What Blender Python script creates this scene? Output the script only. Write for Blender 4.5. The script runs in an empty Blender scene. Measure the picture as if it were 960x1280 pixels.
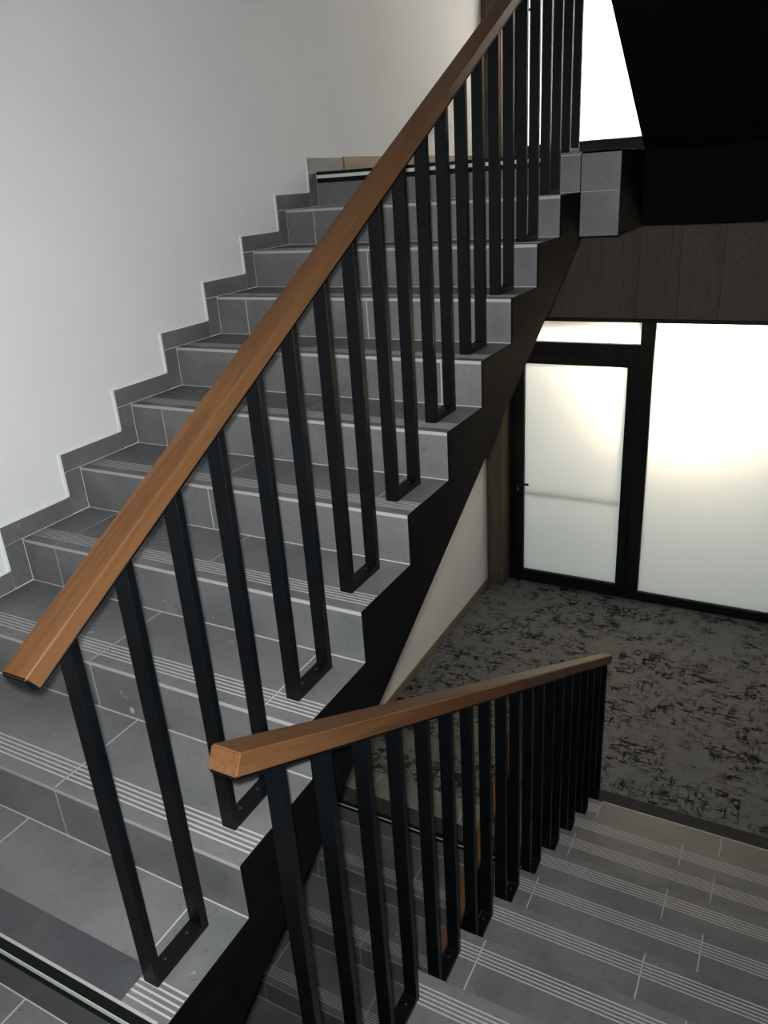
import bpy, bmesh, math, random
from mathutils import Vector, Matrix

random.seed(7)
scene = bpy.context.scene
C = scene.collection

# ------------------------------------------------------------------ camera
F_PX = 969.74
YAW, PITCH, ROLL = -0.5122, 0.3993, -0.0678
CAM = Vector((0.9831, -0.6591, 1.7385))
fwd = Vector((math.sin(YAW) * math.cos(PITCH), math.cos(YAW) * math.cos(PITCH), -math.sin(PITCH)))
rgt0 = Vector((math.cos(YAW), -math.sin(YAW), 0))
upv0 = rgt0.cross(fwd)
rgt = math.cos(ROLL) * rgt0 + math.sin(ROLL) * upv0
upv = -math.sin(ROLL) * rgt0 + math.cos(ROLL) * upv0
cd = bpy.data.cameras.new('camera')
cam = bpy.data.objects.new('camera', cd)
C.objects.link(cam)
M = Matrix.Identity(4)
for i in range(3):
    M[i][0], M[i][1], M[i][2], M[i][3] = rgt[i], upv[i], -fwd[i], CAM[i]
cam.matrix_world = M
cd.sensor_fit = 'VERTICAL'
cd.sensor_height = 24.0
cd.lens = F_PX / 1280.0 * 24.0
cd.clip_start = 0.02
scene.camera = cam

# ------------------------------------------------------------------ world, lights, exposure
world = bpy.data.worlds.new('world')
scene.world = world
world.use_nodes = True
world.node_tree.nodes['Background'].inputs[0].default_value = (0.5, 0.55, 0.62, 1)
world.node_tree.nodes['Background'].inputs[1].default_value = 0.02


YB_LAMP = 5.69


def lamp(name, kind, loc, power, col, **kw):
    d = bpy.data.lights.new(name, kind)
    d.energy = power
    d.color = col
    for k, v in kw.items():
        setattr(d, k, v)
    o = bpy.data.objects.new(name, d)
    C.objects.link(o)
    o.location = loc
    return o


# the phone's flash, just beside the lens, throwing its light forward
fl_o = lamp('camera_flash', 'SPOT', CAM + rgt * -0.012 + upv * 0.022, 300, (0.97, 0.985, 1.0), shadow_soft_size=0.012,
            spot_size=math.radians(140), spot_blend=1.0)
fl_o.rotation_euler = M.to_euler()
# added stand-in lights behind the frosted glazing, placed for its glow on each storey
for dz, spots, d1, p1, p2 in ((0.0, ((0.06, 0.22), (0.48, 0.32)), 0.10, 280, 38), (3.63, ((-0.35, -0.65),), 0.95, 235, 25)):
    for xk, zk in spots:
        lamp('glazing_backlight', 'AREA', (xk, YB_LAMP + d1, zk + dz), p1, (1.0, 0.76, 0.50) if dz == 0 else (1.0, 0.89, 0.76), shape='DISK', size=0.2).rotation_euler = (math.radians(-90), 0, 0)
    lamp('glazing_backlight', 'AREA', (0.15, YB_LAMP + 0.22, 0.78 + dz), p2, (1.0, 0.86, 0.70), shape='RECTANGLE', size=2.3, size_y=0.12).rotation_euler = (math.radians(-62), 0, 0)
    lamp('glazing_backlight', 'AREA', (0.3, 7.6, 1.3 + dz), 85, (0.90, 1.0, 0.97), shape='RECTANGLE', size=2.4, size_y=1.0)

vs = scene.view_settings
vs.view_transform = 'Standard'
vs.look = 'None'
vs.exposure = 0.0
vs.gamma = 1.0
vs.use_curve_mapping = False

# ------------------------------------------------------------------ materials
def new_mat(name, col, rough=0.5, spec=0.5):
    m = bpy.data.materials.new(name)
    m.use_nodes = True
    b = m.node_tree.nodes['Principled BSDF']
    b.inputs['Base Color'].default_value = (*col, 1)
    b.inputs['Roughness'].default_value = rough
    b.inputs['Specular IOR Level'].default_value = spec
    return m, m.node_tree, b


def N(nt, typ, **kw):
    n = nt.nodes.new(typ)
    for k, v in kw.items():
        setattr(n, k, v)
    return n


def ramp(nt, stops):
    r = nt.nodes.new('ShaderNodeValToRGB')
    e = r.color_ramp.elements
    while len(e) < len(stops):
        e.new(0.5)
    for el, (p, c) in zip(e, stops):
        el.position = p
        el.color = (*c, 1) if len(c) == 3 else c
    return r


def coords(nt, scale=(1, 1, 1), rand=10.0, rot=(0, 0, 0)):
    """object coordinates shifted by a random amount for each object"""
    tc = N(nt, 'ShaderNodeTexCoord')
    oi = N(nt, 'ShaderNodeObjectInfo')
    mu = N(nt, 'ShaderNodeMath', operation='MULTIPLY')
    mu.inputs[1].default_value = rand
    nt.links.new(oi.outputs['Random'], mu.inputs[0])
    ad = N(nt, 'ShaderNodeVectorMath', operation='ADD')
    nt.links.new(tc.outputs['Object'], ad.inputs[0])
    nt.links.new(mu.outputs[0], ad.inputs[1])
    mp = N(nt, 'ShaderNodeMapping')
    mp.inputs['Scale'].default_value = scale
    mp.inputs['Rotation'].default_value = rot
    nt.links.new(ad.outputs[0], mp.inputs[0])
    return mp


def noise(nt, src, scale, detail=4.0, rough=0.55):
    n = N(nt, 'ShaderNodeTexNoise')
    n.inputs['Scale'].default_value = scale
    n.inputs['Detail'].default_value = detail
    n.inputs['Roughness'].default_value = rough
    nt.links.new(src.outputs[0], n.inputs['Vector'])
    return n


def mix(nt, a, b, fac=0.5, mode='MIX'):
    x = N(nt, 'ShaderNodeMix', data_type='RGBA', blend_type=mode)
    for s, v in ((0, fac), (6, a), (7, b)):
        if isinstance(v, (int, float)):
            x.inputs[s].default_value = v
        elif isinstance(v, tuple):
            x.inputs[s].default_value = (*v, 1)
        else:
            nt.links.new(v, x.inputs[s])
    return x


def bump(nt, b, h, strength, dist=0.002):
    bp = N(nt, 'ShaderNodeBump')
    bp.inputs['Strength'].default_value = strength
    bp.inputs['Distance'].default_value = dist
    nt.links.new(h, bp.inputs['Height'])
    nt.links.new(bp.outputs[0], b.inputs['Normal'])


def tile_material(name, lo, hi, rough=0.5):
    m, nt, b = new_mat(name, hi, rough)
    co = coords(nt)
    n1 = noise(nt, co, 3.2, 6, 0.62)
    r1 = ramp(nt, [(0.28, lo), (0.72, hi)])
    nt.links.new(n1.outputs[0], r1.inputs[0])
    n2 = noise(nt, co, 55, 4, 0.6)
    r2 = ramp(nt, [(0.30, (0.55, 0.55, 0.55)), (0.42, (1, 1, 1))])
    nt.links.new(n2.outputs[0], r2.inputs[0])
    mx = mix(nt, r1.outputs[0], r2.outputs[0], 0.55, 'MULTIPLY')
    n3 = noise(nt, co, 24, 3, 0.5)
    r3 = ramp(nt, [(0.72, (0, 0, 0)), (0.80, (1, 1, 1))])
    nt.links.new(n3.outputs[0], r3.inputs[0])
    mx2 = mix(nt, mx.outputs[2], tuple(c * 1.7 for c in hi), r3.outputs[0])
    nt.links.new(mx2.outputs[2], b.inputs['Base Color'])
    n4 = noise(nt, co, 180, 3, 0.6)
    bump(nt, b, n4.outputs[0], 0.12)
    return m


def wood_material(name, dark, mid, light, rough=0.45, grain_axis=1, scale=1.0, figure=0.5):
    """long grain along the chosen local axis"""
    m, nt, b = new_mat(name, mid, rough)
    s = [1.0, 1.0, 1.0]
    s[grain_axis] = 0.06
    co = coords(nt, tuple(v * scale for v in s))
    n1 = noise(nt, co, 22, 5, 0.6)
    n1.inputs['Distortion'].default_value = 1.2
    r1 = ramp(nt, [(0.25, dark), (0.5, mid), (0.78, light)])
    nt.links.new(n1.outputs[0], r1.inputs[0])
    n2 = noise(nt, co, 190, 3, 0.6)
    r2 = ramp(nt, [(0.3, (0.62, 0.6, 0.58)), (0.6, (1, 1, 1))])
    nt.links.new(n2.outputs[0], r2.inputs[0])
    mx = mix(nt, r1.outputs[0], r2.outputs[0], figure, 'MULTIPLY')
    nt.links.new(mx.outputs[2], b.inputs['Base Color'])
    bump(nt, b, n2.outputs[0], 0.15, 0.001)
    return m


mat = {}
mat['tile'] = tile_material('dark_grey_tile', (0.100, 0.105, 0.107), (0.180, 0.183, 0.180), 0.42)
mat['tile_dark'] = tile_material('charcoal_tile', (0.070, 0.074, 0.078), (0.100, 0.104, 0.107), 0.45)
mat['tape'] = tile_material('charcoal_grip_tape', (0.040, 0.043, 0.047), (0.074, 0.077, 0.080), 0.6)
mat['tile_black'] = tile_material('near_black_tile', (0.026, 0.029, 0.031), (0.042, 0.045, 0.047), 0.7)
mat['tile_black'].node_tree.nodes['Principled BSDF'].inputs['Specular IOR Level'].default_value = 0.08
mat['tile_pale'] = tile_material('pale_grey_tile', (0.128, 0.131, 0.130), (0.172, 0.175, 0.171), 0.5)
mat['grout'] = new_mat('light_grout', (0.40, 0.40, 0.39), 0.9, 0.2)[0]
mat['line'] = new_mat('pale_grip_line', (0.42, 0.42, 0.41), 0.8, 0.2)[0]
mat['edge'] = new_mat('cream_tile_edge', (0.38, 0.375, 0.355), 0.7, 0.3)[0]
mat['lum'] = new_mat('pale_green_luminous_strip', (0.56, 0.64, 0.53), 0.5, 0.3)[0]
mat['rubber'] = new_mat('black_rubber', (0.004, 0.0045, 0.0045), 0.6, 0.15)[0]
mat['screw'] = new_mat('worn_steel_screw', (0.045, 0.046, 0.048), 0.4, 0.5)[0]
mat['screw'].node_tree.nodes['Principled BSDF'].inputs['Metallic'].default_value = 0.3
mat['steel'] = new_mat('brushed_steel', (0.5, 0.5, 0.5), 0.3, 0.5)[0]
mat['steel'].node_tree.nodes['Principled BSDF'].inputs['Metallic'].default_value = 1.0
mat['sealant'] = new_mat('white_sealant', (0.84, 0.85, 0.86), 0.6, 0.3)[0]
mat['stain'] = new_mat('dried_plaster', (0.36, 0.34, 0.29), 0.9, 0.2)[0]

# black paint, slightly uneven
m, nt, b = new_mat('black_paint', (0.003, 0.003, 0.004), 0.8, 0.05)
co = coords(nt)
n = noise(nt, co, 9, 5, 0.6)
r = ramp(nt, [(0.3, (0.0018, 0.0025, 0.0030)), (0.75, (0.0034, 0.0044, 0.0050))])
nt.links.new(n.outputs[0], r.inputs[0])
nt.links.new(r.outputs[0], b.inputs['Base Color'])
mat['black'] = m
m, nt, b = new_mat('black_powder_coat', (0.004, 0.005, 0.006), 0.40, 0.2)
co = coords(nt)
n = noise(nt, co, 14, 4, 0.6)
r = ramp(nt, [(0.3, (0.0013, 0.0019, 0.0025)), (0.8, (0.0032, 0.0042, 0.0052))])
nt.links.new(n.outputs[0], r.inputs[0])
nt.links.new(r.outputs[0], b.inputs['Base Color'])
mat['metal'] = m
mat['frame'] = new_mat('black_frame_profile', (0.004, 0.0045, 0.005), 0.5, 0.3)[0]

# plaster
m, nt, b = new_mat('white_plaster', (0.80, 0.81, 0.82), 0.85, 0.2)
co = coords(nt, rand=0)
n = noise(nt, co, 2.2, 5, 0.6)
r = ramp(nt, [(0.25, (0.765, 0.775, 0.785)), (0.75, (0.815, 0.82, 0.825))])
nt.links.new(n.outputs[0], r.inputs[0])
nt.links.new(r.outputs[0], b.inputs['Base Color'])
n2 = noise(nt, co, 120, 3, 0.6)
bump(nt, b, n2.outputs[0], 0.08)
mat['plaster'] = m
mat['grey_wall'] = new_mat('grey_wall_paint', (0.20, 0.20, 0.20), 0.85, 0.2)[0]
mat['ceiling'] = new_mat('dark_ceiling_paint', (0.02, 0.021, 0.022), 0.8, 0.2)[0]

mat['rail'] = wood_material('oiled_oak', (0.078, 0.033, 0.0120), (0.112, 0.0515, 0.0196), (0.140, 0.068, 0.028), 0.46, 1, 1.0, 0.45)
mat['rail'].node_tree.nodes['Principled BSDF'].inputs['Specular IOR Level'].default_value = 0.25
mat['panel'] = wood_material('dark_stained_oak', (0.062, 0.047, 0.036), (0.098, 0.078, 0.063), (0.112, 0.091, 0.075), 0.6, 2, 0.55, 0.55)
m = mat['panel']
nt = m.node_tree
b = nt.nodes['Principled BSDF']
src = b.inputs['Base Color'].links[0].from_socket
tc = N(nt, 'ShaderNodeTexCoord')
mp = N(nt, 'ShaderNodeMapping')
mp.inputs['Scale'].default_value = (5.0, 1.0, 0.75)
mp.inputs['Location'].default_value = (0.1, 0.0, 0.22)
nt.links.new(tc.outputs['Object'], mp.inputs[0])
wv = N(nt, 'ShaderNodeTexWave', wave_type='RINGS', rings_direction='Y', wave_profile='SIN')
wv.inputs['Scale'].default_value = 5.0
wv.inputs['Distortion'].default_value = 3.5
wv.inputs['Detail'].default_value = 3.0
wv.inputs['Detail Scale'].default_value = 2.0
nt.links.new(mp.outputs[0], wv.inputs[0])
rw = ramp(nt, [(0.0, (0.60, 0.58, 0.56)), (0.35, (1, 1, 1))])
nt.links.new(wv.outputs[0], rw.inputs[0])
fg = mix(nt, src, rw.outputs[0], 0.8, 'MULTIPLY')
nt.links.new(fg.outputs[2], b.inputs['Base Color'])
mat['pillar'] = wood_material('brown_oak', (0.060, 0.040, 0.024), (0.105, 0.074, 0.046), (0.130, 0.094, 0.060), 0.55, 2, 0.8, 0.5)
mat['skirting'] = wood_material('tan_oak_skirting', (0.15, 0.105, 0.06), (0.21, 0.15, 0.09), (0.25, 0.185, 0.115), 0.55, 1, 1.0, 0.4)

# carpet: grey with short dark cross-hatched dashes in loose patches
m, nt, b = new_mat('grey_hatched_carpet', (0.10, 0.098, 0.093), 0.95, 0.1)
co = coords(nt, rand=23.0)
tcx = N(nt, 'ShaderNodeMapping')
tcx.inputs['Scale'].default_value = (9.5, 36.0, 1.0)
nt.links.new(co.outputs[0], tcx.inputs[0])
tcy = N(nt, 'ShaderNodeMapping')
tcy.inputs['Scale'].default_value = (39.0, 11.0, 1.0)
nt.links.new(co.outputs[0], tcy.inputs[0])
na = noise(nt, tcx, 1.0, 3.0, 0.6)
nb = noise(nt, tcy, 1.0, 3.0, 0.6)
ra = ramp(nt, [(0.485, (0, 0, 0)), (0.545, (1, 1, 1))])
rb = ramp(nt, [(0.51, (0, 0, 0)), (0.57, (1, 1, 1))])
nt.links.new(na.outputs[0], ra.inputs[0])
nt.links.new(nb.outputs[0], rb.inputs[0])
dash = mix(nt, ra.outputs[0], rb.outputs[0], 1.0, 'LIGHTEN')
npatch = noise(nt, co, 3.6, 4, 0.68)
rp = ramp(nt, [(0.40, (0.0, 0.0, 0.0)), (0.54, (1, 1, 1))])
nt.links.new(npatch.outputs[0], rp.inputs[0])
nmid = noise(nt, co, 11.0, 4, 0.65)
rm = ramp(nt, [(0.42, (0.0, 0.0, 0.0)), (0.54, (1, 1, 1))])
nt.links.new(nmid.outputs[0], rm.inputs[0])
msk0 = mix(nt, dash.outputs[2], rm.outputs[0], 0.85, 'MULTIPLY')
msk = mix(nt, msk0.outputs[2], rp.outputs[0], 0.92, 'MULTIPLY')
nf = noise(nt, co, 420, 2, 0.6)
rf = ramp(nt, [(0.3, (0.120, 0.123, 0.124)), (0.7, (0.180, 0.184, 0.185))])
nt.links.new(nf.outputs[0], rf.inputs[0])
cc = mix(nt, rf.outputs[0], (0.014, 0.014, 0.014), msk.outputs[2])
nt.links.new(cc.outputs[2], b.inputs['Base Color'])
bump(nt, b, nf.outputs[0], 0.4, 0.003)
mat['carpet'] = m

# frosted glass: scatters the light of the corridor behind it
m = bpy.data.materials.new('frosted_glass')
m.use_nodes = True
nt = m.node_tree
nt.nodes.remove(nt.nodes['Principled BSDF'])
tr = N(nt, 'ShaderNodeBsdfTranslucent')
tr.inputs[0].default_value = (0.82, 0.82, 0.81, 1)
df = N(nt, 'ShaderNodeBsdfPrincipled')
df.inputs['Base Color'].default_value = (0.30, 0.32, 0.31, 1)
df.inputs['Roughness'].default_value = 0.45
ms = N(nt, 'ShaderNodeMixShader')
ms.inputs[0].default_value = 0.10
nt.links.new(tr.outputs[0], ms.inputs[1])
nt.links.new(df.outputs[0], ms.inputs[2])
nt.links.new(ms.outputs[0], nt.nodes['Material Output'].inputs[0])
mat['frosted'] = m

# ------------------------------------------------------------------ mesh helpers
def mesh_obj(name, verts, faces, material, parent=None, bevel=0.0, origin=None):
    bm = bmesh.new()
    o0 = Vector(origin) if origin else Vector((0, 0, 0))
    vs_ = [bm.verts.new(Vector(v) - o0) for v in verts]
    for f in faces:
        bm.faces.new([vs_[i] for i in f])
    bmesh.ops.recalc_face_normals(bm, faces=bm.faces)
    if bevel > 0:
        bmesh.ops.bevel(bm, geom=list(bm.edges), offset=bevel, segments=1, affect='EDGES', clamp_overlap=True)
    me = bpy.data.meshes.new(name)
    bm.to_mesh(me)
    bm.free()
    me.materials.append(mat[material] if isinstance(material, str) else material)
    o = bpy.data.objects.new(name, me)
    C.objects.link(o)
    o.location = o0
    if parent:
        o.parent = parent
        o.matrix_parent_inverse = parent.matrix_basis.inverted()
    return o


BOXF = [(0, 1, 2, 3), (4, 5, 6, 7), (0, 1, 5, 4), (1, 2, 6, 5), (2, 3, 7, 6), (3, 0, 4, 7)]


def boxv(x0, x1, y0, y1, z0, z1):
    return [(x0, y0, z0), (x1, y0, z0), (x1, y1, z0), (x0, y1, z0), (x0, y0, z1), (x1, y0, z1), (x1, y1, z1), (x0, y1, z1)]


def box(name, x0, x1, y0, y1, z0, z1, material, parent=None, bevel=0.0):
    c = ((x0 + x1) / 2, (y0 + y1) / 2, (z0 + z1) / 2)
    return mesh_obj(name, boxv(x0, x1, y0, y1, z0, z1), BOXF, material, parent, bevel, c)


def boxes(name, rects, material, parent=None, bevel=0.0):
    """several boxes that make up one part"""
    v, f = [], []
    for rct in rects:
        n0 = len(v)
        v += boxv(*rct)
        f += [tuple(i + n0 for i in q) for q in BOXF]
    r0 = rects[0]
    return mesh_obj(name, v, f, material, parent, bevel, ((r0[0] + r0[1]) / 2, (r0[2] + r0[3]) / 2, (r0[4] + r0[5]) / 2))


def prism(name, prof, x0, x1, material, parent=None, bevel=0.0):
    """a (y, z) outline pulled along x"""
    n = len(prof)
    v = [(x0, y, z) for y, z in prof] + [(x1, y, z) for y, z in prof]
    f = [tuple(range(n)), tuple(range(n, 2 * n))]
    f += [(i, (i + 1) % n, n + (i + 1) % n, n + i) for i in range(n)]
    return mesh_obj(name, v, f, material, parent, bevel, (0.5 * (x0 + x1), prof[0][0], prof[0][1]))


def slab(name, poly, z0, z1, material, parent=None):
    """an (x, y) outline pulled along z"""
    n = len(poly)
    v = [(x, y, z0) for x, y in poly] + [(x, y, z1) for x, y in poly]
    f = [tuple(range(n)), tuple(range(n, 2 * n))]
    f += [(i, (i + 1) % n, n + (i + 1) % n, n + i) for i in range(n)]
    return mesh_obj(name, v, f, material, parent, 0, (poly[0][0], poly[0][1], z0))


def empty(name, loc, label=None, cat=None, group=None, kind=None):
    o = bpy.data.objects.new(name, None)
    o.empty_display_size = 0.1
    C.objects.link(o)
    o.location = loc
    return tag(o, label, cat, group, kind)


def tag(o, label=None, cat=None, group=None, kind=None):
    if label:
        o['label'] = label
    if cat:
        o['category'] = cat
    if group:
        o['group'] = group
    if kind:
        o['kind'] = kind
    return o


def struct(o, label=None):
    o['kind'] = 'structure'
    if label:
        o['label'] = label
    return o


# ------------------------------------------------------------------ sizes
H, T, W = 0.165, 0.3073, 1.3827      # riser, going, width of a flight
XW = -W - 0.006                      # face of the left wall
WELL = 0.176                         # right side of the open well
XR = WELL + W                        # face of the right wall
ZU, ZL = 11 * H, -11 * H             # upper floor, entrance floor
Y_UP = 10 * T                        # edge of the upper floor
Y_LO = 8 * T                         # edge of the entrance floor above the lowest flight
Y_DN = 2.938                         # last nosing of the flight going down
YB = 5.65                            # front of the glazing
G = 0.005                            # joint width
PRD = 0.0015                         # how far a tile stands proud of the joint

# ------------------------------------------------------------------ room shell
struct(box('wall_left', XW - 0.15, XW, -1.75, YB + 0.3, -3.9, 5.6, 'plaster'), 'white plaster wall along the left of the stairs')
struct(box('wall_right', XR + 0.004, XR + 0.154, -1.75, YB + 0.3, -3.9, 5.6, 'grey_wall'), 'grey wall right of the descending flight')
struct(box('wall_rear', XW, XR, -1.75, -1.6, -3.9, 5.6, 'grey_wall'), 'grey wall behind the half landing')
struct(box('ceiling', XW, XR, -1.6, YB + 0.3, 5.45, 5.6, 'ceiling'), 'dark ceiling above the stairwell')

# half landing the photograph is taken from
fl = struct(slab('floor_landing', [(XW, -1.6), (XR, -1.6), (XR, -0.145), (0.0, -0.145), (0.0, 0.012), (XW, 0.012)], -0.22, -PRD, 'grout'),
            'tiled half landing at the foot of the rising flight')
yy = -0.002
while yy > -1.55:
    y0 = max(yy - 0.6, -1.6)
    xx = -0.46 - 0.612 * 2
    while xx < XR:
        x0, x1 = max(xx, XW) + G / 2, min(xx + 0.612, XR) - G / 2
        if x1 - x0 > 0.02:
            if x0 < 0.0 < x1 and yy > -0.1:
                box('floor_tile', x0, -0.004, y0 + G, yy, -0.01, 0.0, 'tile', fl, 0.0008)
                box('floor_tile', 0.001, x1, y0 + G, -0.15, -0.01, 0.0, 'tile', fl, 0.0008)
            else:
                box('floor_tile', x0, x1, y0 + G, yy if x1 <= 0.0 else min(yy, -0.15), -0.01, 0.0, 'tile', fl, 0.0008)
        xx += 0.612
    yy -= 0.605
box('slab_edge', 0.0, 0.006, -0.15, 0.012, -0.22, -0.002, 'black', fl)
box('slab_edge', 0.0, WELL, -0.145, -0.139, -0.22, -0.002, 'black', fl)

struct(box('floor_lower', XW, XR, -1.6, YB + 0.3, -22 * H - 0.2, -22 * H - 0.003, 'tile'), 'dark tiled floor at the bottom of the stairwell')

# ------------------------------------------------------------------ flights
def joints(x0, x1, js):
    e = [x0] + sorted(j for j in js if x0 + 0.03 < j < x1 - 0.03) + [x1]
    return [(a + (G / 2 if a != x0 else 0), b_ - (G / 2 if b_ != x1 else 0)) for a, b_ in zip(e, e[1:])]


def flight(label, x0, x1, n, y_first, z_first, sgn, odd, even, side_x, dark_first=False, plain_first=False):
    """n risers; nosing j (0 = lowest) stands at y_first + sgn*j*T, height z_first + (j+1)*H; sgn -1 climbs towards the viewer"""
    root = empty('stair_flight', ((x0 + x1) / 2, y_first, z_first), label, 'stairs')
    nos = [(y_first + sgn * j * T, z_first + (j + 1) * H) for j in range(n)]
    # body: stepped top, sloping soffit
    def outline(d):
        prof = []
        for j, (y, z) in enumerate(nos):
            prof += [(y + sgn * d, z - H - d), (y + sgn * d, z - d)]
        yl, zl = nos[-1]
        prof.append((yl + sgn * 0.02, zl - d))
        prof.append((yl + sgn * 0.02, zl - 0.36))
        y0_, z0_ = nos[0]
        prof.append((y0_ + sgn * 0.02, z0_ - 0.36 + sgn * 0))
        return prof
    prism('concrete_body', outline(PRD), x0, x1, 'grout', root)
    s0, s1 = (side_x - 0.001, side_x + 0.005) if side_x > (x0 + x1) / 2 else (side_x - 0.005, side_x + 0.001)
    prism('stringer_face', outline(0.0008), s0, s1, 'black', root)
    for j, (y, z) in enumerate(nos):
        js = odd if j % 2 else even
        last = j == n - 1
        def yr(a, b_):
            return (y + sgn * a, y + sgn * b_) if sgn > 0 else (y + sgn * b_, y + sgn * a)
        # riser tiles
        for a, b_ in joints(x0, x1, js):
            ya, yb = yr(0.0, 0.012)
            rt = box('riser_tile', a, b_, ya, yb, z - H + 0.0025, z - 0.0135, 'tile_dark' if (dark_first and j == 0) else 'tile', root, 0.0006)
        if last:
            continue
        # pale edge under the nosing
        ya, yb = yr(-0.0006, 0.004)
        box('nosing_edge', x0, x1, ya, yb, z - 0.0125, z - 0.0015, 'edge', root)
        for a, b_ in joints(x0, x1, js):
            ya, yb = yr(0.0, T - 0.002)
            plain = plain_first and j == 0 and a > 0.28
            tt = box('tread_tile', a, b_, ya, yb, z - 0.010, z, 'tile_pale' if plain else 'tile', root, 0.0008)
            if plain:
                box('edge_highlight', a, b_, *yr(-0.004, 0.004), z - 0.012, z + 0.001, 'edge', tt)  # pale strip standing in for the light caught along the lowest nosing
            if plain or (dark_first and j == 0 and b_ < -0.05):
                continue
            rects = []
            for q in range(5):
                la, lb = yr(0.038 + 0.0135 * q, 0.038 + 0.0135 * q + 0.0048)
                rects.append((a + 0.001, b_ - 0.001, la, lb, z - 0.002, z + 0.0003))
            boxes('grip_lines', rects, 'line', tt)['kind'] = 'stuff'
    return root, nos


ODD_L, EVEN_L = (-1.225, -0.613), (-0.767, -0.153)
up, up_nos = flight('grey tiled flight of stairs rising along the white wall', -W, 0.0, 11, 0.0, 0.0, 1, ODD_L, EVEN_L, 0.0, True)
low, low_nos = flight('dim grey tiled flight below, seen between the lower balusters', -W, 0.0, 11, -2 * T, -22 * H, 1, ODD_L, EVEN_L, 0.0)
dn, dn_nos = flight('grey tiled flight descending to the dark carpet', WELL, XR, 11, Y_DN, -11 * H, -1, (0.763, 1.411), (0.284, 0.932), WELL, plain_first=True)

# safety strips: black nosing profiles with a pale luminous line
def safety_strip(root, x0, x1, y, z, l0, l1, dep):
    s = boxes('safety_strip', [(x0, x1, y - 0.0045, y + 0.015, z - 0.0005, z + 0.002), (x0, x1, y - 0.0045, y - 0.0005, z - dep, z - 0.0006)], 'rubber', root)
    tag(s, 'black nosing strip with a pale luminous line')
    box('luminous_line', x0, x1, y - 0.0058, y - 0.004, z - l1, z - l0, 'lum', s)


safety_strip(up, -W, -0.02, 0.0, H, 0.002, 0.0165, 0.044)
safety_strip(up, -W + 0.004, -0.12, Y_UP, ZU, 0.0135, 0.0295, 0.052)
safety_strip(low, -W, -0.02, Y_LO, ZL, 0.010, 0.021, 0.044)
tag(box('grip_tape', -W, -0.128, 0.022, 0.110, H, H + 0.0012, 'tape', up), 'charcoal grip tape along the first step')
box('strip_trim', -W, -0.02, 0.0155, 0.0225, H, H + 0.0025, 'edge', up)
# dried plaster spot on the second riser
bm = bmesh.new()
bmesh.ops.create_uvsphere(bm, u_segments=10, v_segments=6, radius=1.0)
me = bpy.data.meshes.new('plaster_spot')
bm.to_mesh(me)
bm.free()
me.materials.append(mat['stain'])
sp = bpy.data.objects.new('plaster_spot', me)
C.objects.link(sp)
sp.scale = (0.009, 0.0012, 0.012)
sp.location = (-0.629, 2 * T, 0.358)
sp.parent = up
sp.matrix_parent_inverse = up.matrix_basis.inverted()

# ------------------------------------------------------------------ stepped tile skirting on the left wall
def tile_skirting(name, label, nos, z_start, top_len):
    root = struct(empty(name, (XW, nos[0][0], nos[0][1]), label))
    beads = []
    hh = 0.070
    for j, (y, z) in enumerate(nos):
        a = y - 0.075
        box('skirting_tile', XW, -W, a + 0.0015, y - 0.0015, z - H + 0.003, z - 0.0015, 'tile', root, 0.0008)
        e = nos[j + 1][0] - 0.075 if j + 1 < len(nos) else y + top_len
        box('skirting_tile', XW, -W, a + 0.0015, e - 0.002, z + 0.0015, z + hh, 'tile', root, 0.0008)
        beads.append((XW, XW + 0.0045, a - 0.009, a + 0.001, z - H + hh + 0.006, z + hh))
        beads.append((XW, XW + 0.0045, a - 0.009, e - 0.009, z + hh, z + hh + 0.005))
    boxes('sealant_bead', beads, 'sealant', root)
    return root


tile_skirting('baseboard_left', 'stepped dark tile skirting following the rising flight', up_nos, 0.0, 0.28)
tile_skirting('baseboard_left', 'stepped dark tile skirting beside the lowest flight', low_nos, ZL * 2, 0.32)

# ------------------------------------------------------------------ entrance floor
fe = struct(slab('floor', [(XW, Y_LO + 0.012), (WELL - 0.004, Y_LO + 0.012), (WELL - 0.004, Y_DN + 0.004), (XR, Y_DN + 0.004), (XR, 8.6), (XW, 8.6)], ZL - 0.36, ZL - 0.003, 'black'),
            'entrance floor of dark hatched carpet with a tiled border')
boxes('joint_bed', [(XW, WELL - 0.004, Y_LO + 0.012, 2.785, ZL - 0.01, ZL - PRD), (WELL - 0.004, XR, Y_DN + 0.006, 3.215, ZL - 0.01, ZL - PRD)], 'grout', fe)
for a, b_ in joints(-W, WELL - 0.006, (-1.1, -0.49)):
    box('floor_tile', a, b_, Y_LO, 2.588, ZL - 0.01, ZL, 'tile_black', fe, 0.0008)
    box('floor_tile', a, b_, 2.591, 2.783, ZL - 0.01, ZL, 'tile_pale', fe, 0.0008)
box('floor_tile', WELL, XR, Y_DN + 0.005, 3.213, ZL - 0.01, ZL, 'tile_black', fe, 0.0008)
CS = 0.5
for ix in range(-3, 5):
    for iy in range(5, 14):
        xa, xb = ix * CS, (ix + 1) * CS
        ya, yb = iy * CS, (iy + 1) * CS
        for cx0, cx1, ystart in ((XW + 0.0, WELL, 2.786), (WELL, XR, 3.216)):
            a, b_ = max(xa, cx0), min(xb, cx1)
            c, d = max(ya, ystart), min(yb, 6.4)
            if b_ - a > 0.01 and d - c > 0.01:
                box('carpet_tile', a, b_, c, d, ZL - 0.006, ZL + 0.001, 'carpet', fe)

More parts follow.
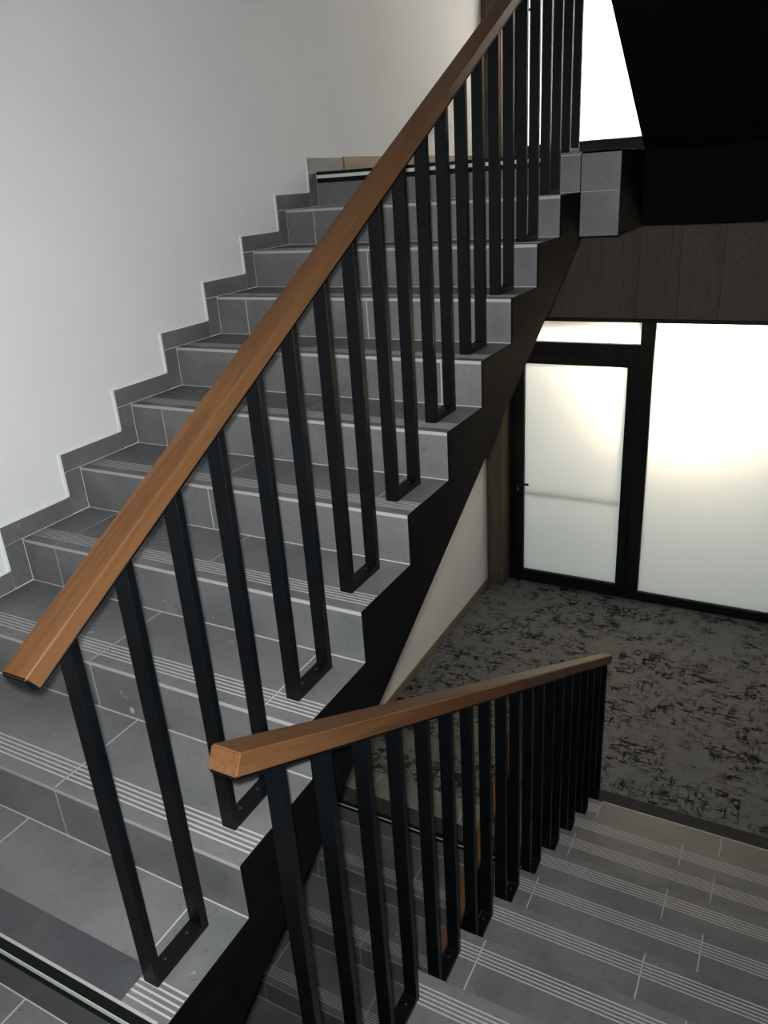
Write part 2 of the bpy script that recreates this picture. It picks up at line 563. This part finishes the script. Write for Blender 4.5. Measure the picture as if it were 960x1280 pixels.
# upper floor
fu = struct(slab('floor_upper', [(XW, Y_UP + 0.02), (WELL, Y_UP + 0.02), (WELL, 3.6), (XR, 3.6), (XR, 8.6), (XW, 8.6)], 1.468, ZU - 0.002, 'black'),
            'black edged upper floor slab over the entrance')
for a, b_ in joints(-W, WELL, (-0.79, -0.18)):
    box('floor_tile', a, b_, Y_UP, 3.35, ZU - 0.01, ZU, 'tile', fu, 0.0008)
slab('carpet', [(XW, 3.352), (WELL, 3.352), (WELL, 3.6), (XR, 3.6), (XR, 6.4), (XW, 6.4)], ZU - 0.006, ZU + 0.001, 'carpet', fu)
# two tiles facing the end of the well
box('joint_bed', 0.003, WELL - 0.002, Y_UP + 0.004, Y_UP + 0.03, 1.462, ZU - 0.002, 'grout', fu)
box('fascia_tile', 0.004, WELL, Y_UP, Y_UP + 0.012, 10 * H + 0.0015, ZU, 'tile', fu, 0.0008)
box('fascia_tile', 0.004, WELL, Y_UP, Y_UP + 0.012, 1.462, 10 * H - 0.0015, 'tile', fu, 0.0008)

# wooden skirting boards
struct(box('baseboard_entry', XW, XW + 0.014, 2.79, 5.47, ZL, ZL + 0.062, 'skirting', None, 0.001), 'tan wooden skirting board along the carpet')
struct(box('baseboard_upper', XW, XW + 0.014, 3.36, 5.47, ZU, ZU + 0.075, 'skirting', None, 0.001), 'tan wooden skirting board on the upper floor')

# ------------------------------------------------------------------ flight above, climbing towards the viewer (soffit seen from below)
top = []
NT = 11
for j in range(NT):
    y = 3.85 - j * T
    top += [(y, ZU + j * H), (y, ZU + (j + 1) * H)]
y_end = 3.85 - NT * T
top += [(y_end, ZU + NT * H), (-1.58, ZU + NT * H), (-1.58, ZU + NT * H - 0.3), (y_end, ZU + NT * H - 0.3)]
top += [(2.30, 2.60), (2.764, 2.312), (3.535, 1.838), (3.60, 1.805)]
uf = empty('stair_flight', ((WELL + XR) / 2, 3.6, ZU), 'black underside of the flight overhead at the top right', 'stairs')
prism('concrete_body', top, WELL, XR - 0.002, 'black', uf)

# ------------------------------------------------------------------ railings
def sweep_rail(name, y0, z0, y1, z1, xc, w, hgt, material, parent, undercut=0.0):
    """a bevelled bar between two points of its top centre line, ends cut square"""
    L = math.hypot(y1 - y0, z1 - z0)
    bm = bmesh.new()
    v = [bm.verts.new(p) for p in boxv(-w / 2, w / 2, 0, L, -hgt, 0)]
    for f in BOXF:
        bm.faces.new([v[i] for i in f])
    for q in v:
        if q.co.z < -hgt / 2 and q.co.y < L / 2:
            q.co.y += undercut
    bmesh.ops.recalc_face_normals(bm, faces=bm.faces)
    bmesh.ops.bevel(bm, geom=list(bm.edges), offset=0.0032, segments=3, affect='EDGES')
    me = bpy.data.meshes.new(name)
    bm.to_mesh(me)
    bm.free()
    me.materials.append(mat[material])
    o = bpy.data.objects.new(name, me)
    C.objects.link(o)
    o.location = (xc, y0, z0)
    o.rotation_euler = (math.atan2(z1 - z0, y1 - y0), 0, 0)
    if parent:
        o.parent = parent
        o.matrix_parent_inverse = parent.matrix_basis.inverted()
    return o


def railing(label, xc, ya, yb, za, slope, hgt, loops):
    root = empty('stair_railing', (xc, ya, za - 0.9), label, 'railing')
    hr = sweep_rail('handrail', ya, za, yb, za + slope * (yb - ya), xc, 0.063, hgt, 'rail', root, 0.003 if slope > 0 else 0.0)
    hr['label'] = 'square oak handrail'
    if slope > 0:
        kk = math.sqrt(1 + slope * slope)
        sweep_rail('end_cap', ya - 0.0016 / kk, za - 0.0016 * slope / kk - 0.002, ya + 0.010 / kk, za + 0.010 * slope / kk - 0.002, xc, 0.059, hgt - 0.003, 'metal', root)
    k = math.sqrt(1 + slope * slope)
    # flat steel bar let into the underside
    L = (yb - ya)
    d1 = hgt - 0.001
    sgn = slope / k
    oy, oz = d1 * sgn, -d1 / k
    sweep_rail('support_bar', ya + oy + 0.004, za + oz + 0.004 * slope, yb + oy - 0.004, za + slope * L + oz - 0.004 * slope, xc, 0.060, 0.008, 'metal', root)
    def under(y):
        return za + slope * (y - ya) - (hgt + 0.005) * k
    for (y0, y1, z) in loops:
        i0, i1 = y0 + 0.020, y1 - 0.020
        zt = z + 0.020
        prof = [(y0, z), (y1, z), (y1, under(y1)), (i1, under(i1)), (i1, zt), (i0, zt), (i0, under(i0)), (y0, under(y0))]
        lo = prism('baluster_loop', prof, xc - 0.02, xc + 0.02, 'metal', root, 0.0012)
        for ys in (i0 + 0.03, i1 - 0.03):
            mesh_obj('screw', [(xc + 0.0035 * math.cos(a * math.pi / 4), ys + 0.0035 * math.sin(a * math.pi / 4), zz) for zz in (zt - 0.001, zt + 0.0012) for a in range(8)],
                     [tuple(range(8)), tuple(range(8, 16))] + [(i, (i + 1) % 8, 8 + (i + 1) % 8, 8 + i) for i in range(8)], 'screw', lo, 0, (xc, ys, zt))
    return root


XC_U = -0.094
railing('tall oak topped railing with black looped balusters climbing the rising flight', XC_U, -0.022, 3.45, 1.0463 - 0.5333 * 0.022, 0.5333, 0.037,
        [(y + 0.080, y + 0.252, z) for y, z in up_nos])
loops = [(y - 0.077 - 0.172, y - 0.077, z) for y, z in [(Y_DN + T, ZL)] + dn_nos[:9]]
railing('lower oak topped railing with black looped balusters going down to the carpet', 0.203, 0.125, 3.245, 0.874, -0.551, 0.043, loops)
railing('oak topped railing of the lowest flight, glimpsed between the balusters', XC_U, 2 * -T - 0.022, 2.62, 1.0463 - 22 * H - 0.5333 * 0.022, 0.5333, 0.037,
        [(y + 0.080, y + 0.252, z) for y, z in low_nos[:-1]])

# ------------------------------------------------------------------ glazing with door, timber panelling and posts, on both storeys
def glazing(dz, n, detail=True):
    zb = ZL + dz
    X0, X1 = -1.235, XR
    d0, d1 = YB, YB + 0.055
    where = 'beyond the carpet' if dz == 0 else 'on the upper floor'
    wroot = struct(empty('window_%d' % n, (0.7, YB, zb)), 'frosted glass partition in a black frame ' + where)
    zt = 0.65 + dz
    box('frame', X0, X1, d0, d1, 0.622 + dz, zt, 'frame', wroot, 0.002)
    box('frame', -0.160, -0.052, d0, d1, zb + 0.001, 0.622 + dz, 'frame', wroot, 0.002)
    box('frame', -0.052, X1, d0, d1, zb + 0.001, -1.732 + dz, 'frame', wroot, 0.002)
    box('frame', X1 - 0.06, X1, d0, d1, -1.732 + dz, 0.622 + dz, 'frame', wroot, 0.002)
    box('frame', X0, -1.187, d0, d1, zb + 0.001, 0.622 + dz, 'frame', wroot, 0.002)
    box('frame', -1.187, -0.160, d0, d1, 0.345 + dz, 0.450 + dz, 'frame', wroot, 0.002)
    box('pane', -0.052, X1 - 0.06, YB + 0.034, YB + 0.042, -1.732 + dz, 0.622 + dz, 'frosted', wroot)
    box('pane', -1.187, -0.160, YB + 0.034, YB + 0.042, 0.450 + dz, 0.622 + dz, 'frosted', wroot)
    dr = struct(empty('door_%d' % n, (-0.67, YB, zb)), 'frosted glass door in a wide black frame ' + where)
    e0, e1 = YB - 0.004, YB + 0.050
    box('door_frame', -1.184, -1.102, e0, e1, zb + 0.006, 0.342 + dz, 'frame', dr, 0.002)
    box('door_frame', -0.247, -0.163, e0, e1, zb + 0.006, 0.342 + dz, 'frame', dr, 0.002)
    box('door_frame', -1.102, -0.247, e0, e1, zb + 0.006, -1.692 + dz, 'frame', dr, 0.002)
    box('door_frame', -1.102, -0.247, e0, e1, 0.267 + dz, 0.342 + dz, 'frame', dr, 0.002)
    box('pane', -1.102, -0.247, YB + 0.030, YB + 0.038, -1.692 + dz, 0.267 + dz, 'frosted', dr)
    # lever handle, lock and the push bar on the far side
    h1 = boxes('door_handle', [(-1.160, -1.128, e0 - 0.008, e0, -0.840 + dz, -0.785 + dz), (-1.152, -1.136, e0 - 0.045, e0 - 0.008, -0.822 + dz, -0.806 + dz),
                               (-1.152, -1.040, e0 - 0.055, e0 - 0.041, -0.823 + dz, -0.805 + dz)], 'frame', dr, 0.002)
    box('lock_cylinder', -1.156, -1.142, e0 - 0.010, e0, -0.890 + dz, -0.858 + dz, 'steel', dr, 0.002)
    if dz == 0:
        box('push_bar', -1.10, -0.250, YB + 0.075, YB + 0.095, -0.885 + dz, -0.865 + dz, 'skirting', dr, 0.003)


glazing(0.0, 1)
glazing(3.63, 2)
wb = struct(box('wall_back', XW, XR, YB + 0.02, YB + 0.16, 0.652, 1.47, 'panel'), 'dark stained timber panelling above the glazing')
xx = -1.389
while xx < XR:
    box('panel_board', xx + 0.0008, min(xx + 0.295, XR) - 0.0008, YB + 0.004, YB + 0.021, 0.653, 1.468, 'panel', wb, 0.0006)
    xx += 0.295
wb2 = struct(box('wall_back', XW, XR, YB + 0.02, YB + 0.16, 0.652 + 3.63, 5.45, 'panel'), 'dark timber panelling above the upper glazing')
# posts in the corner left of each door
for dz, nm in ((0.0, 1), (3.63, 2)):
    zt = 1.468 if dz == 0 else 5.45
    pt = struct(box('trim_%d' % nm, XW, -1.236, 5.47, YB + 0.1, ZL + dz, zt, 'pillar', None, 0.002), 'brown timber post beside the %s glass door' % ('lower' if dz == 0 else 'upper'))

# corridor behind the glass
for dz in (0.0, 3.63):
    struct(box('wall_corridor', -3.0, 3.4, 8.5, 8.6, ZL + dz, 1.468 + dz, 'plaster'))
    struct(box('wall_corridor', -3.1, -3.0, YB + 0.16, 8.6, ZL + dz, 1.468 + dz, 'plaster'))
    struct(box('wall_corridor', 3.4, 3.5, YB + 0.16, 8.6, ZL + dz, 1.468 + dz, 'plaster'))
    struct(box('ceiling_corridor', -3.1, 3.5, YB + 0.16, 8.6, 1.40 + dz, 1.46 + dz, 'plaster'))
    struct(box('floor_corridor', -3.1, 3.5, 6.4, 8.6, ZL - 0.01 + dz, ZL + 0.002 + dz, 'tile'))
